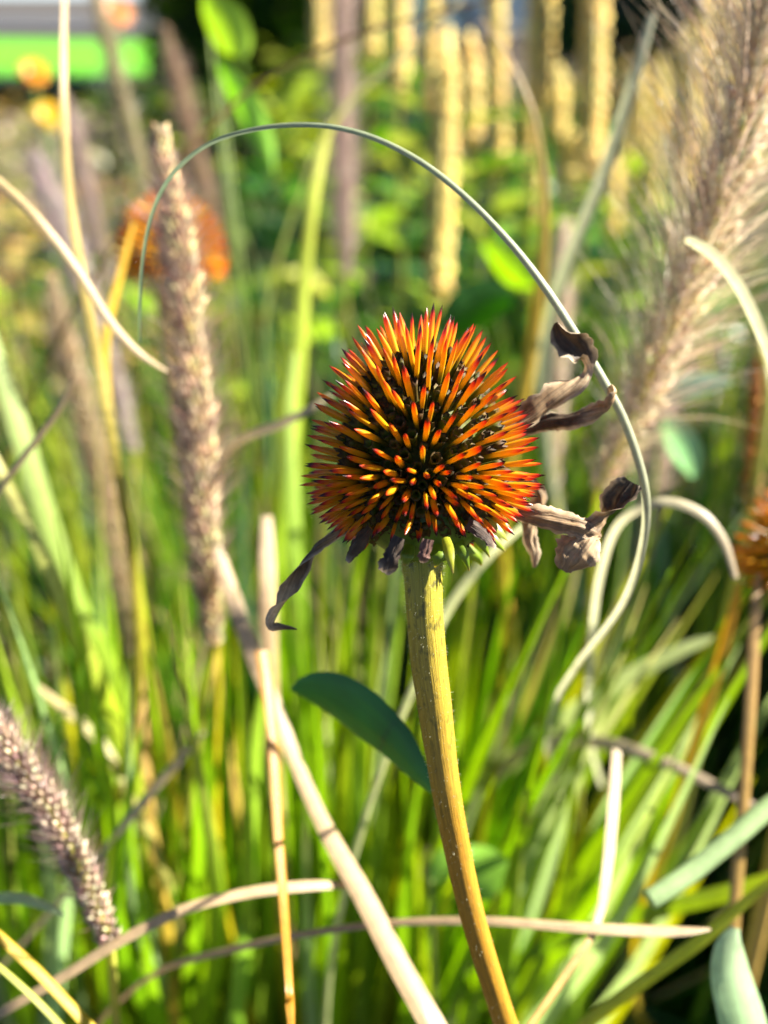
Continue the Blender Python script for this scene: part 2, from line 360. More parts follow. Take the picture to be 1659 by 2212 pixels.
# involucre: green cup under the head
iv = MB(); pz = []
for r, z in ((3.4, -13.5), (5.5, -12.4), (8.2, -10.2), (10.2, -7.0), (9.6, -4)):
    b = len(iv.v); pz.append(b)
    for j in range(24): iv.add(hp(r * MM, j / 24 * 6.2832, z * MM), jit((.08, .15, .008), .2))
for i in range(4):
    for j in range(24): iv.f.append((pz[i] + j, pz[i] + (j + 1) % 24, pz[i + 1] + (j + 1) % 24, pz[i + 1] + j))
iv.build('involucre', M_BRACT, flower)
def ribbon_obj(name, spec, mat, cfun, parent=None, n=28, across=8, cup=.35, ridges=0.0, rag=0.0, seed=0):
    """spec rows: (px, py, depth, half width px, twist degrees)"""
    P = [at(a, b, d) for a, b, d, w, tw in spec]; V = [[w * pxs(d), R(tw)] for a, b, d, w, tw in spec]
    pts, vals = spline(P, V, n); sd = sides_for(pts, [v[1] for v in vals]); m = MB()
    rf = (lambda i, u: ridges * math.sin(u * 9 + seed + .1 * i) + ridges * 1.6 * mnoise.noise(Vector((u * 2 + seed * 7, i * .35, seed)))) if ridges else None
    ef = (lambda i, u: 1 + rag * mnoise.noise(Vector((i * .55, u * 1.2 + seed * 3, seed)))) if rag else None
    m.ribbon(pts, [max(.00002, v[0]) for v in vals], sd, [cfun(i / (n - 1)) for i in range(n)], cup, across, rf, ef)
    return m.build(name, mat, parent)
TANP = (.40, .29, .17); BRP = (.19, .12, .06); DKP = (.06, .034, .014)
PET = [
 ([(1080, 930, .170, 12, 0), (1135, 905, .170, 24, 10), (1170, 880, .170, 30, 25), (1210, 848, .170, 28, 10), (1248, 818, .171, 20, -40), (1262, 800, .172, 16, -80), (1258, 772, .173, 27, -140), (1236, 745, .172, 34, -170), (1216, 722, .171, 26, -200), (1203, 696, .170, 6, -215)], .75, 1.1),
 ([(1100, 940, .176, 12, 0), (1150, 925, .176, 18, 20), (1190, 910, .175, 20, -10), (1225, 905, .174, 20, -35), (1262, 896, .173, 22, -20), (1298, 888, .172, 17, 30), (1322, 872, .171, 17, 70), (1330, 848, .171, 20, 110), (1318, 832, .171, 8, 140)], .6, 2.3),
 ([(1070, 1095, .168, 8, 0), (1115, 1108, .167, 15, 0), (1160, 1118, .166, 24, 15), (1205, 1126, .166, 27, 0), (1250, 1134, .166, 26, -15), (1285, 1146, .167, 22, -35), (1300, 1156, .168, 8, -50)], .5, 3.7),
 ([(1222, 1236, .167, 22, 30), (1242, 1206, .166, 46, 12), (1262, 1180, .166, 46, 6), (1284, 1150, .167, 36, 20), (1304, 1128, .168, 28, 60), (1322, 1104, .168, 34, 120), (1346, 1072, .168, 38, 150), (1366, 1042, .168, 24, 175)], .6, 5.1),
 ([(1120, 1030, .181, 12, 0), (1148, 1050, .181, 18, 40), (1164, 1085, .181, 20, 0), (1152, 1120, .181, 18, -40), (1142, 1160, .182, 17, 10), (1150, 1195, .182, 14, 30), (1152, 1226, .182, 6, 50)], .6, 6.6),
 ([(760, 1140, .167, 8, 0), (716, 1158, .167, 12, 10), (680, 1180, .168, 15, 60), (655, 1212, .169, 17, 120), (636, 1250, .170, 18, 170), (620, 1290, .171, 19, 230), (600, 1325, .171, 17, 290), (588, 1348, .171, 12, 330), (610, 1356, .171, 7, 380), (642, 1360, .171, 2, 400)], .7, 8.2),
]
for k, (spec, cup, sd) in enumerate(PET):
    def cf(t, k=k):
        a = mixc((.30, .12, .11), BRP, t / .25) if k == 2 else mixc(BRP, TANP, t / .5)
        a = mixc(a, (BRP if k != 5 else DKP), .5 + .5 * math.sin(t * 9 + k))
        if k == 0: a = mixc(a, (.04, .026, .016), (t - .55) / .12)
        if k == 1: a = mixc(a, (.07, .045, .026), (.62 - t) / .2)
        if k == 3: a = mixc(a, (.06, .042, .024), (t - .58) / .12)
        return lambda u: mixc(a, mixc(a, (.46, .36, .24), .75), (abs(u) - .72) / .28)
    o = ribbon_obj('petal', spec, M_PETAL, cf, flower, 40, 12, cup, .10, .28, sd)
    o['label'] = ['withered petal with curled dark tip standing up', 'withered petal curled up at its end', 'flat brown withered petal pointing sideways', 'broad crumpled withered petal folded across', 'withered petal hanging down behind', 'dark withered petal twisted like a rope'][k]
STB = [([(800, 1140, .156, 10, 0), (775, 1168, .155, 16, 20), (758, 1192, .155, 14, 40), (748, 1212, .155, 5, 50)], DKP), ([(862, 1160, .152, 12, 0), (848, 1192, .152, 17, 15), (838, 1218, .152, 20, 10), (830, 1238, .153, 17, 0)], (.045, .03, .02)),
       ([(925, 1165, .152, 12, 0), (920, 1190, .152, 13, -15), (915, 1206, .152, 13, -10), (912, 1216, .153, 8, 0)], (.12, .06, .045)), ([(1010, 1130, .156, 12, 0), (1040, 1148, .156, 14, -25), (1060, 1168, .156, 12, -40), (1072, 1180, .157, 6, -60)], (.05, .03, .02)),
       ([(790, 1165, .157, 8, 0), (768, 1192, .157, 9, 0), (752, 1216, .158, 3, 10)], DKP)]
for k, (spec, c) in enumerate(STB):
    o = ribbon_obj('petal_stub', spec, M_PETAL, lambda t, c=c: mixc(c, mixc(c, (.45, .36, .26), .7), (t - .72) / .28), flower, 16, 8, .4, .12, .45, k + 11)
BR = [([(962, 1160, .154, 9, 0), (968, 1185, .152, 12, 10), (973, 1210, .151, 8, 0), (979, 1238, .151, 1, 0)], (.30, .32, .02)), ([(1040, 1120, .162, 12, 0), (1062, 1136, .161, 14, -20), (1082, 1150, .161, 10, -30), (1097, 1168, .162, 1, -40)], (.26, .30, .04)),
      ([(1020, 1140, .165, 14, 0), (1042, 1172, .165, 11, -10), (1058, 1204, .166, 1, -10)], (.17, .24, .012)), ([(985, 1165, .162, 14, 0), (1002, 1197, .161, 11, 0), (1014, 1234, .162, 1, 0)], (.13, .21, .010)),
      ([(940, 1175, .160, 14, 0), (945, 1200, .158, 16, 5), (940, 1226, .159, 2, 5)], (.12, .19, .010)), ([(885, 1175, .160, 12, 0), (880, 1200, .158, 14, 5), (872, 1222, .159, 2, 5)], (.10, .16, .010)),
      ([(1035, 1150, .172, 14, 0), (1068, 1168, .172, 11, -10), (1092, 1192, .173, 1, -10)], (.22, .32, .015)), ([(990, 1175, .174, 15, 0), (1030, 1204, .175, 12, 0), (1040, 1222, .176, 2, 0)], (.20, .30, .015))]
for k, (spec, c) in enumerate(BR):
    ribbon_obj('bract', spec, M_BRACT, lambda t, c=c: mixc(c, (.30, .20, .05), (t - .8) / .2), flower, 14, 6, .35, .05, .1, k + 31)
# the dark leaf on the stem
lf = ribbon_obj('leaf', [(945, 1720, .185, 4, -40), (905, 1672, .190, 30, -44), (850, 1610, .195, 56, -46), (780, 1552, .200, 70, -46), (715, 1512, .205, 62, -44), (665, 1494, .208, 38, -40), (628, 1490, .210, 5, -36)], plant_mat('shaded_leaf', .55, .35, .05, .1, .2, 0, 1.0, scale=(8, 8), mottle=80),
                lambda t: (.018, .10, .014), flower, 26, 8, .25, .02, 0, 3)
lf['label'] = 'dark blue-green lance-shaped leaf'

# ================================================================== TRACED BLADES AND STALKS
CL = {'a': Vector((-.02, .36, 0)), 'l': Vector((-.26, .42, 0)), 'r': Vector((.24, .46, 0)), 'f': Vector((-.18, .12, 0)), 'g': Vector((.26, .16, 0)), 'b': Vector((-.05, 1.0, 0)), 'n': Vector((0.02, .2, 0))}
def blade(label, spec, c_lo, c_hi, root=None, mat=None, tube=False, name='blade', cat=None, fold=.3, tw=(.5, .5), n=44, rootw=None, own=None):
    """spec from root end to tip: (px, py, depth, width px); the root end runs on in a smooth curve to the ground"""
    P = [at(a, b, d) for a, b, d, w in spec]; V = [[w * .5 * pxs(d)] for a, b, d, w in spec]
    pts, vals = spline(P, V, n); hw = [max(.00004, v[0]) for v in vals]; cs = [mixc(c_lo, c_hi, i / (n - 1)) for i in range(n)]
    if mat is M_DRY: cs = [(a * .74, b * .68, c * .62) for a, b, c in cs]; c_lo = cs[0]
    if root:
        G = CL[root] + Vector((rnd.uniform(-.05, .05), rnd.uniform(-.05, .05), 0)); p0 = pts[0]; tg = (pts[0] - pts[1]).normalized(); L = (p0 - G).length
        c1_, c2_ = p0 + tg * L * .25, G + Vector((0, 0, L * .35)); ex = []
        for q in range(20):
            t = q / 20; ex.append(G * (1 - t) ** 3 + c2_ * 3 * t * (1 - t) ** 2 + c1_ * 3 * t * t * (1 - t) + p0 * t ** 3)
        pts = ex + pts; hw = [hw[0]] * 20 + hw; cs = [c_lo] * 20 + cs; n += 20
    m = MB()
    if tube: m.tube(pts, hw, cs, 8, rib=.05)
    else: m.ribbon(pts, hw, sides_for(pts, [tw[0] + (tw[1] - tw[0]) * i / n for i in range(n)]), cs, fold, 4)
    if cat: return tag(m.build(name, mat or M_BLADE, None), label, cat)
    o = m.build(name, mat or M_BLADE, CLO[own or root]); o['label'] = label; return o
CLP = [('dense green fountain grass clump filling the space below the coneflower', Vector((-.02, .50, 0)), .13, 800), ('fountain grass clump with yellowing blades below the upright purple-brown plume', Vector((-.28, .52, 0)), .14, 650), ('fountain grass clump leaning outwards beneath the large fluffy plume', Vector((.24, .52, 0)), .14, 650), ('low fountain grass clump around the foot of the coneflower stem', Vector((.10, .24, 0)), .08, 40), ('grass clump behind the main clump, under the yellow seed spikes', Vector((.00, .80, 0)), .20, 500), ('grass clump behind the blurred tan plume', Vector((-.45, 1.05, 0)), .15, 300), ('sparse grass clump behind the rust-orange seed spike', Vector((.58, 1.05, 0)), .15, 300),
       ('tall grass clump added at the side for shade, beyond the cut stem', Vector((.52, .34, 0)), .16, 600), ('tall grass clump added at the side for shade, behind the rust-orange spike', Vector((.62, .72, 0)), .18, 600),  # both clumps added past the right edge to shade the lower grass
       ('grass tuft at the bottom beside the short mauve and cream plume', Vector((-.18, .12, 0)), .06, 0), ('grass tuft under the cut pale green stem', Vector((.26, .16, 0)), .06, 0)]
cl_objs = [thing('fountain_grass', lab, 'grass clump', C, 'fountain grass clumps') for lab, C, rad, nb in CLP]
CLO = {'a': cl_objs[0], 'l': cl_objs[1], 'r': cl_objs[2], 'n': cl_objs[3], 'b': cl_objs[4], 'f': cl_objs[9], 'g': cl_objs[10]}
B = blade
B('long thin grey-green grass blade arching in a loop over the coneflower head', [(1255, 1425, .235, 14), (1330, 1330, .21, 16), (1368, 1255, .195, 18), (1391, 1170, .186, 19), (1398, 1090, .18, 20), (1385, 1010, .177, 20), (1352, 912, .175, 20), (1310, 830, .174, 20), (1250, 730, .173, 20), (1180, 622, .172, 19), (1100, 520, .172, 17), (1000, 418, .172, 15), (900, 342, .172, 14), (790, 290, .173, 13), (680, 269, .174, 12), (560, 276, .176, 11), (450, 310, .179, 10), (370, 378, .183, 10), (325, 470, .188, 9), (304, 600, .194, 8), (302, 740, .2, 4)], (.38, .37, .24), (.16, .22, .13), 'r', n=90, fold=.5, tw=(.2, .5))
B('tall pale straw blade rising past the orange seed head beside the plume', [(300, 1330, .30, 24), (285, 1180, .285, 24), (262, 1050, .275, 25), (236, 900, .265, 25), (214, 780, .26, 25), (184, 620, .25, 25), (152, 430, .245, 23), (141, 250, .24, 20), (139, 90, .24, 17), (142, -60, .24, 14)], (.42, .40, .05), (.50, .38, .20), 'l', M_DRY)
B('dry tan blade slanting down to a blunt tip against the plume', [(-70, 340, .225, 26), (0, 392, .225, 24), (80, 468, .225, 24), (168, 580, .228, 22), (238, 690, .23, 21), (300, 760, .232, 18), (362, 802, .235, 8)], (.42, .34, .18), (.46, .36, .20), 'f', M_DRY, fold=.5, tw=(-.5, -.5))
B('golden yellow stalk curving below the left orange seed head', [(318, 1400, .34, 24), (290, 1210, .33, 24), (255, 1020, .32, 24), (232, 860, .315, 22), (232, 720, .31, 20), (262, 590, .31, 16), (290, 480, .31, 8)], (.42, .36, .03), (.52, .30, .03), 'l')
B('grooved orange-yellow dry stalk with a pale node near its foot', [(634, 2290, .186, 22), (632, 2212, .187, 21), (630, 2165, .188, 27), (628, 2130, .188, 23), (616, 1950, .204, 25), (603, 1770, .217, 27), (594, 1600, .229, 30), (582, 1480, .236, 37), (572, 1405, .24, 40)], (.40, .21, .02), (.40, .20, .012), 'n', M_DRY, name='grass_stalk', cat='grass stalk', fold=.45, tw=(.75, .6))
B('broad bleached white dry blade crossing behind the yellow stalk', [(985, 2290, .205, 62), (930, 2195, .208, 60), (865, 2080, .215, 56), (790, 1935, .225, 52), (735, 1840, .232, 46), (690, 1755, .24, 38), (640, 1640, .25, 34), (600, 1530, .257, 34), (560, 1440, .262, 38), (520, 1330, .27, 40), (485, 1225, .278, 34), (470, 1180, .28, 16)], (.46, .35, .21), (.50, .39, .26), 'n', M_DRY, fold=.35, tw=(.5, .5))
B('dry straw blade arching low from the corner to the white blade', [(-90, 2245, .215, 20), (0, 2187, .215, 22), (130, 2112, .216, 24), (262, 2030, .218, 25), (400, 1962, .22, 25), (540, 1926, .223, 25), (660, 1912, .226, 24), (760, 1910, .23, 14)], (.50, .38, .22), (.60, .47, .30), 'f', M_DRY, tw=(-.5, -.5))
B('thin dry blade arching across behind the coneflower stem near its foot', [(300, 2125, .26, 12), (370, 2085, .25, 14), (500, 2050, .24, 16), (650, 2018, .23, 16), (850, 1992, .222, 17), (1050, 1988, .215, 20), (1250, 2002, .212, 24), (1400, 2009, .212, 26), (1480, 2010, .212, 20), (1535, 2007, .212, 6)], (.34, .24, .14), (.58, .46, .28), 'f', M_DRY, tw=(-.5, -.5))
B('kinked pale dry stalk dropping beneath the low arching blade', [(1130, 2240, .20, 16), (1220, 2112, .207, 18), (1288, 2005, .213, 18), (1312, 1890, .225, 24), (1326, 1750, .24, 25), (1334, 1620, .255, 20)], (.52, .36, .10), (.58, .50, .34), 'g', M_DRY)
B('broad pale green blade rising diagonally beside the coneflower stem', [(1030, 1830, .42, 24), (1060, 1730, .40, 30), (1105, 1650, .38, 44), (1200, 1572, .36, 46), (1350, 1470, .34, 42), (1480, 1402, .33, 30), (1545, 1378, .325, 12)], (.32, .40, .10), (.34, .38, .20), 'a')
B('greyish dry blade arching over from the pale green blade', [(1080, 1660, .37, 30), (1140, 1615, .35, 34), (1230, 1597, .33, 34), (1330, 1608, .31, 32), (1450, 1650, .295, 28), (1560, 1705, .285, 24), (1640, 1745, .28, 16)], (.48, .44, .28), (.34, .28, .22), 'a', M_DRY, tw=(-.5, -.5))
B('pale green hollow stem cut off square at its end', [(1740, 1690, .235, 46), (1659, 1745, .232, 46), (1590, 1805, .229, 46), (1500, 1878, .226, 46), (1440, 1920, .224, 46), (1402, 1944, .223, 44)], (.30, .40, .18), (.34, .46, .22), 'g', M_BLADE, True, 'cut_stem', 'cut stem')
B('wide grey-green blade standing upright before the yellow seed spikes', [(1205, 640, .36, 34), (1240, 540, .34, 34), (1300, 395, .32, 34), (1345, 260, .305, 32), (1375, 160, .295, 28), (1398, 75, .29, 24), (1412, 28, .288, 16)], (.28, .30, .18), (.32, .32, .22), 'r')
B('slender tan stem bending over, yellow lower down, behind the looping blade', [(1110, 960, .40, 30), (1135, 850, .39, 32), (1155, 740, .38, 32), (1172, 580, .36, 26), (1178, 440, .345, 20), (1168, 320, .335, 14), (1140, 210, .33, 10), (1090, 110, .33, 7), (1040, 40, .33, 5)], (.50, .34, .04), (.34, .22, .12), 'r')
B('pale blade arching down out of the large plume', [(1480, 520, .215, 14), (1500, 526, .214, 24), (1545, 556, .213, 28), (1590, 612, .212, 28), (1630, 690, .211, 28), (1665, 780, .21, 26), (1700, 900, .21, 22)], (.46, .44, .28), (.46, .44, .28), None, own='r')
B('thin dark brown stem crossing near the top of the seed spikes', [(480, 250, .34, 10), (560, 180, .34, 10), (700, 105, .34, 10), (850, 52, .34, 9), (1000, 15, .34, 8), (1120, -20, .34, 6)], (.20, .13, .05), (.10, .07, .05), 'l')
B('pale thin blade crossing the tall grey plume diagonally', [(650, 420, .48, 8), (690, 320, .46, 10), (760, 220, .44, 12), (860, 130, .43, 13), (940, 55, .42, 11), (1000, 0, .42, 10)], (.40, .42, .14), (.48, .42, .26), 'b')
B('yellow-green upright blade between the plume and the coneflower head', [(610, 1150, .44, 34), (630, 1000, .43, 34), (648, 800, .42, 34), (660, 600, .41, 32), (678, 440, .40, 28), (705, 310, .40, 16), (730, 250, .40, 6)], (.30, .44, .03), (.42, .40, .08), 'a')
B('short bleached white stalk standing upright behind the twisted petal', [(590, 1520, .30, 36), (584, 1400, .295, 44), (582, 1280, .29, 42), (580, 1190, .29, 38), (578, 1115, .29, 26)], (.44, .31, .17), (.60, .50, .36), 'a', M_DRY)
B('thin straw blade running sideways to the coneflower head', [(462, 1180, .30, 12), (468, 1060, .29, 16), (490, 975, .285, 20), (535, 940, .28, 22), (600, 917, .275, 22), (665, 885, .27, 18), (720, 850, .27, 8)], (.50, .44, .28), (.58, .50, .34), 'l', M_DRY, tw=(-.5, -.5))
B('wide pale purplish-green blade at the edge beside the blurred plume', [(215, 1390, .37, 44), (165, 1290, .36, 48), (115, 1150, .35, 52), (62, 980, .34, 52), (15, 830, .335, 44), (-30, 690, .33, 26)], (.16, .24, .02), (.28, .34, .14), 'l')
B('yellow-green blade bordered with tan slanting beneath the pale purplish blade', [(230, 1500, .30, 40), (180, 1390, .29, 42), (110, 1230, .28, 36), (50, 1110, .275, 28), (0, 1010, .27, 22), (-40, 920, .27, 10)], (.26, .34, .02), (.44, .38, .16), 'l')
B('thin tan blade crossing the pale purplish blade', [(-50, 1120, .24, 12), (10, 1040, .24, 14), (70, 960, .24, 16), (125, 885, .24, 14), (160, 815, .24, 6)], (.44, .34, .20), (.46, .36, .20), 'f', M_DRY, tw=(-.5, -.5))
B('pale arched dry blade reaching towards the partly seen orange seed head', [(1275, 1400, .28, 16), (1292, 1260, .26, 18), (1330, 1140, .245, 20), (1395, 1092, .238, 22), (1455, 1084, .236, 24), (1520, 1112, .235, 24), (1565, 1170, .235, 22), (1590, 1250, .235, 14)], (.46, .46, .30), (.36, .28, .18), 'r', tw=(-.5, -.5))
B('bright yellow blade slanting through the bottom corner', [(260, 2290, .20, 34), (170, 2190, .20, 26), (80, 2095, .20, 26), (0, 2022, .20, 24), (-60, 1970, .20, 18)], (.34, .25, .01), (.36, .23, .012), 'f')
B('thin olive blade crossing under the low straw arch', [(180, 2270, .19, 18), (100, 2180, .19, 18), (20, 2105, .19, 16), (-60, 2040, .19, 10)], (.20, .22, .015), (.20, .21, .02), 'f')
B('short pale green blade bending over beside the lower plume', [(-70, 1950, .22, 24), (0, 1938, .22, 26), (60, 1942, .22, 26), (120, 1965, .22, 16), (140, 1978, .22, 4)], (.36, .48, .22), (.40, .48, .26), 'f', tw=(-.5, -.5))
B('broad pale leaf blade with silver sheen at the lower corner', [(1640, 2330, .215, 120), (1610, 2200, .214, 112), (1585, 2110, .213, 96), (1578, 2050, .212, 66), (1590, 2005, .212, 20)], (.30, .46, .22), (.40, .52, .30), 'g')
B('yellow-lime blade slanting low behind the sheened leaf', [(1180, 2290, .24, 30), (1280, 2205, .238, 32), (1400, 2115, .236, 32), (1520, 2030, .234, 30), (1640, 1925, .232, 22), (1720, 1870, .23, 12)], (.34, .36, .02), (.36, .38, .03), 'n')
B('olive green blade spreading sideways above the sheened leaf', [(1150, 2060, .34, 30), (1300, 2005, .32, 36), (1450, 1962, .30, 40), (1580, 1930, .29, 40), (1700, 1890, .28, 30)], (.12, .22, .015), (.22, .27, .03), 'a')
B('orange-brown stalk standing straight amid the left green blades', [(385, 2290, .38, 26), (370, 2040, .36, 30), (345, 1900, .345, 28), (325, 1750, .335, 24), (312, 1580, .33, 20), (305, 1420, .325, 14)], (.48, .34, .02), (.34, .20, .10), 'l', name='grass_stalk', cat='grass stalk')
B('short tan blade leaning between the upright green blades', [(240, 1815, .28, 12), (285, 1760, .28, 20), (340, 1693, .28, 22), (400, 1625, .285, 20), (440, 1580, .29, 10)], (.48, .40, .24), (.46, .40, .24), 'l', M_DRY, tw=(-.5, -.5))
B('pale blade leaning out beneath the involucre behind the stem', [(930, 1400, .25, 18), (965, 1325, .25, 24), (1010, 1258, .25, 24), (1060, 1200, .25, 22), (1130, 1140, .255, 14), (1190, 1100, .26, 6)], (.44, .46, .20), (.42, .42, .22), 'a')
B('crooked tan blade end above the lower plume', [(270, 1690, .32, 18), (225, 1610, .32, 24), (165, 1550, .32, 24), (110, 1505, .32, 16), (80, 1480, .32, 6)], (.30, .30, .08), (.46, .38, .20), 'l', M_DRY)
B('orange stalk leaning down from the partly seen seed head', [(1420, 1880, .33, 26), (1455, 1770, .32, 26), (1500, 1620, .31, 26), (1545, 1470, .30, 26), (1580, 1340, .29, 22), (1600, 1260, .285, 14)], (.44, .32, .03), (.44, .20, .03), 'r', name='grass_stalk', cat='grass stalk')
B('tan upright stalk before the partly seen orange seed head', [(1570, 2300, .25, 30), (1582, 2080, .25, 30), (1596, 1880, .25, 30), (1612, 1680, .25, 29), (1626, 1480, .252, 28), (1634, 1330, .255, 25), (1640, 1240, .26, 12)], (.44, .30, .08), (.42, .27, .10), 'g', M_DRY, name='grass_stalk', cat='grass stalk')
B('bright lime blade bent sharply near the yellow stalk foot', [(500, 2300, .36, 36), (520, 2150, .35, 38), (535, 1950, .345, 38), (545, 1750, .34, 34), (560, 1560, .335, 24), (575, 1460, .33, 10)], (.16, .32, .02), (.28, .42, .03), 'a')
B('wide bright lime upright blade beside the white stalk', [(655, 1460, .42, 36), (650, 1350, .41, 38), (640, 1200, .40, 40), (632, 1050, .395, 38), (628, 900, .39, 30), (640, 760, .39, 12)], (.16, .30, .01), (.28, .36, .08), 'a')
B('straw stem leaning up beside the coneflower stem', [(1010, 1860, .45, 22), (1055, 1740, .43, 24), (1110, 1600, .41, 26), (1165, 1470, .39, 26), (1215, 1330, .375, 24), (1250, 1200, .365, 14)], (.42, .34, .06), (.44, .40, .14), 'a')

# ================================================================== FOUNTAIN GRASS PLUMES
def plume(label, spec, d_stalk, rb, dens=1.0, c_sp=(.72, .60, .34), c_br=(.25, .16, .13), c_mid=(.40, .40, .06), group=None, root=None, blen=1.0, hd=1.0, name='grass_plume'):
    """spec base to tip: (px, py, depth, bristle reach px)"""
    P = [at(a, b, d) for a, b, d, w in spec]; V = [[w * pxs(d)] for a, b, d, w in spec]
    n = 60; pts, vals = spline(P, V, n)
    G = (CL[root] if root else Vector((P[0].x, P[0].y, 0))) + Vector((rnd.uniform(-.03, .03), rnd.uniform(-.03, .03), 0)); t0 = (P[0] - P[1]).normalized()
    t = thing(name, label, 'grass plume', G, group)
    L = (P[0] - G).length
    sp_, _ = spline([G, P[0].lerp(G, .65) + t0 * L * .06, P[0].lerp(G, .3) + t0 * L * .10, P[0]], [[0]] * 4, 24)
    allp = sp_[:-1] + pts; m = MB(); m.tube(allp, [.0011] * 23 + [.0010 - .0007 * i / n for i in range(n)], [(.34, .34, .06)] * 23 + [c_mid] * n, 6); m.build('stalk', M_BLADE, t)
    axl = sum((pts[i + 1] - pts[i]).length for i in range(n - 1)); m = MB(); b = MB(); nsp = int(axl * 1000 * 5.2 * dens)
    for k in range(nsp):
        x = (k + rnd.random()) / nsp * (n - 1.01); i = int(x); f = x - i; p = pts[i].lerp(pts[i + 1], f); ax = (pts[i + 1] - pts[i]).normalized(); w = vals[i][0] * min(1, .25 + (1 - x / n) * 3.2) * min(1, .45 + x / n * 4)
        rad = Quaternion(ax, k * GA) @ ax.orthogonal().normalized()
        d = (rad * rnd.uniform(.6, 1.1) + ax * rnd.uniform(.7, 1.2)).normalized()
        r0 = .0008; ln = min(.0048, max(.0030, w * .45))
        m.seed(p + rad * (r0 + w * rnd.uniform(.05, .20)), d, ln * rnd.uniform(.8, 1.15), ln * .20, jit(mixc(c_sp, c_br, rnd.random() ** 2.6 * .8), .25), 4)
        for q in range(max(4, int(round(5.5 * dens * hd)))):
            r2 = (Quaternion(ax, k * GA + rnd.uniform(-.8, .8)) @ ax.orthogonal().normalized())
            dd = (r2 * rnd.uniform(.5, 1.0) + ax * rnd.uniform(.5, 1.3)).normalized()
            b.hair(p + r2 * r0, dd, w * rnd.uniform(.6, 2.0) * blen, .000085 * rb, jit(mixc(c_br, (.42, .34, .28), rnd.random() ** 2 * .7), .25), rnd.uniform(-.05, .15))
    m.build('spikelets', M_SPIKE, t, kind='stuff'); b.build('bristles', M_BRISTLE, t, kind='stuff')
    return t
plume('upright purple-brown bottlebrush plume with cream spikelets before the orange seed head', [(462, 1400, .285, 40), (452, 1300, .283, 62), (440, 1150, .28, 82), (432, 1000, .277, 88), (420, 850, .274, 88), (402, 680, .271, 84), (385, 520, .268, 74), (365, 400, .266, 56), (345, 285, .265, 30)], 0, 1.1, c_mid=(.44, .40, .04), root='l')
plume('large pale fluffy plume leaning outwards with glistening beads', [(1290, 1060, .275, 80), (1360, 920, .265, 110), (1430, 760, .255, 140), (1500, 590, .245, 158), (1560, 420, .236, 165), (1610, 260, .23, 160), (1650, 110, .225, 145), (1690, -60, .22, 110), (1720, -180, .22, 50)], 0, 1.2, .7, c_sp=(.74, .64, .40), c_br=(.48, .38, .27), c_mid=(.55, .55, .06), root='r', blen=1.5, hd=1.3)
plume('short dense mauve and cream plume low in the bottom left grass', [(240, 2040, .225, 30), (205, 1950, .222, 52), (160, 1850, .22, 66), (110, 1755, .217, 72), (55, 1670, .214, 70), (-5, 1590, .212, 60), (-60, 1520, .21, 35)], 0, 1.0, 1.1, c_sp=(.70, .58, .42), c_br=(.20, .12, .11), root='f')
plume('softly blurred tan plume rising left of the cream-spikeleted plume', [(298, 1420, .46, 40), (275, 1300, .455, 58), (238, 1130, .45, 66), (200, 970, .44, 66), (165, 830, .435, 58), (130, 700, .43, 44), (110, 600, .43, 22)], 0, 1.6, .8, c_sp=(.46, .36, .20), c_br=(.26, .19, .12), root='l')
plume('tall grey-mauve plume standing behind the looping blade', [(748, 600, .60, 30), (745, 500, .60, 44), (743, 380, .60, 50), (742, 250, .60, 50), (741, 110, .60, 48), (740, -40, .60, 44), (739, -160, .60, 26)], 0, 2.0, .8, c_sp=(.44, .34, .26), c_br=(.32, .23, .21), root='b')
plume('pale lilac plume leaning left behind the tall straw blade', [(290, 980, .50, 30), (255, 850, .50, 44), (210, 700, .49, 56), (160, 560, .48, 60), (110, 430, .48, 52), (75, 340, .48, 34)], 0, 1.8, .7, c_sp=(.50, .44, .38), c_br=(.30, .23, .25), root='l')
plume('narrow brown plume with a pointed tip before the lawn', [(480, 560, .66, 24), (450, 430, .65, 34), (415, 300, .64, 40), (385, 180, .63, 38), (355, 60, .62, 20)], 0, 2.2, .7, c_sp=(.38, .28, .16), c_br=(.22, .14, .10))
plume('olive-grey slim plume slanting across the lawn', [(330, 470, .56, 18), (300, 340, .55, 28), (262, 200, .54, 32), (225, 60, .53, 30), (195, -60, .53, 20)], 0, 1.8, .7, c_sp=(.42, .38, .20), c_br=(.26, .22, .14))
plume('hazy mauve plume standing at the left before the dark border', [(250, 640, .75, 26), (215, 520, .74, 36), (185, 400, .73, 38), (160, 300, .72, 34), (140, 210, .72, 18)], 0, 2.4, .6, c_sp=(.44, .36, .30), c_br=(.28, .20, .20))
plume('faint tan-mauve plume standing low behind the dried petals', [(1390, 1230, .48, 26), (1405, 1130, .48, 40), (1420, 1030, .47, 46), (1432, 920, .47, 44), (1440, 830, .47, 26)], 0, 1.8, .6, c_sp=(.50, .40, .30), c_br=(.34, .25, .22), root='r')
plume('bleached slender plume behind the cone and the looping blade', [(1195, 1060, .46, 20), (1205, 900, .46, 32), (1212, 740, .455, 36), (1216, 600, .45, 34), (1218, 480, .45, 18)], 0, 1.8, .6, c_sp=(.72, .62, .48), c_br=(.46, .36, .30), root='r')

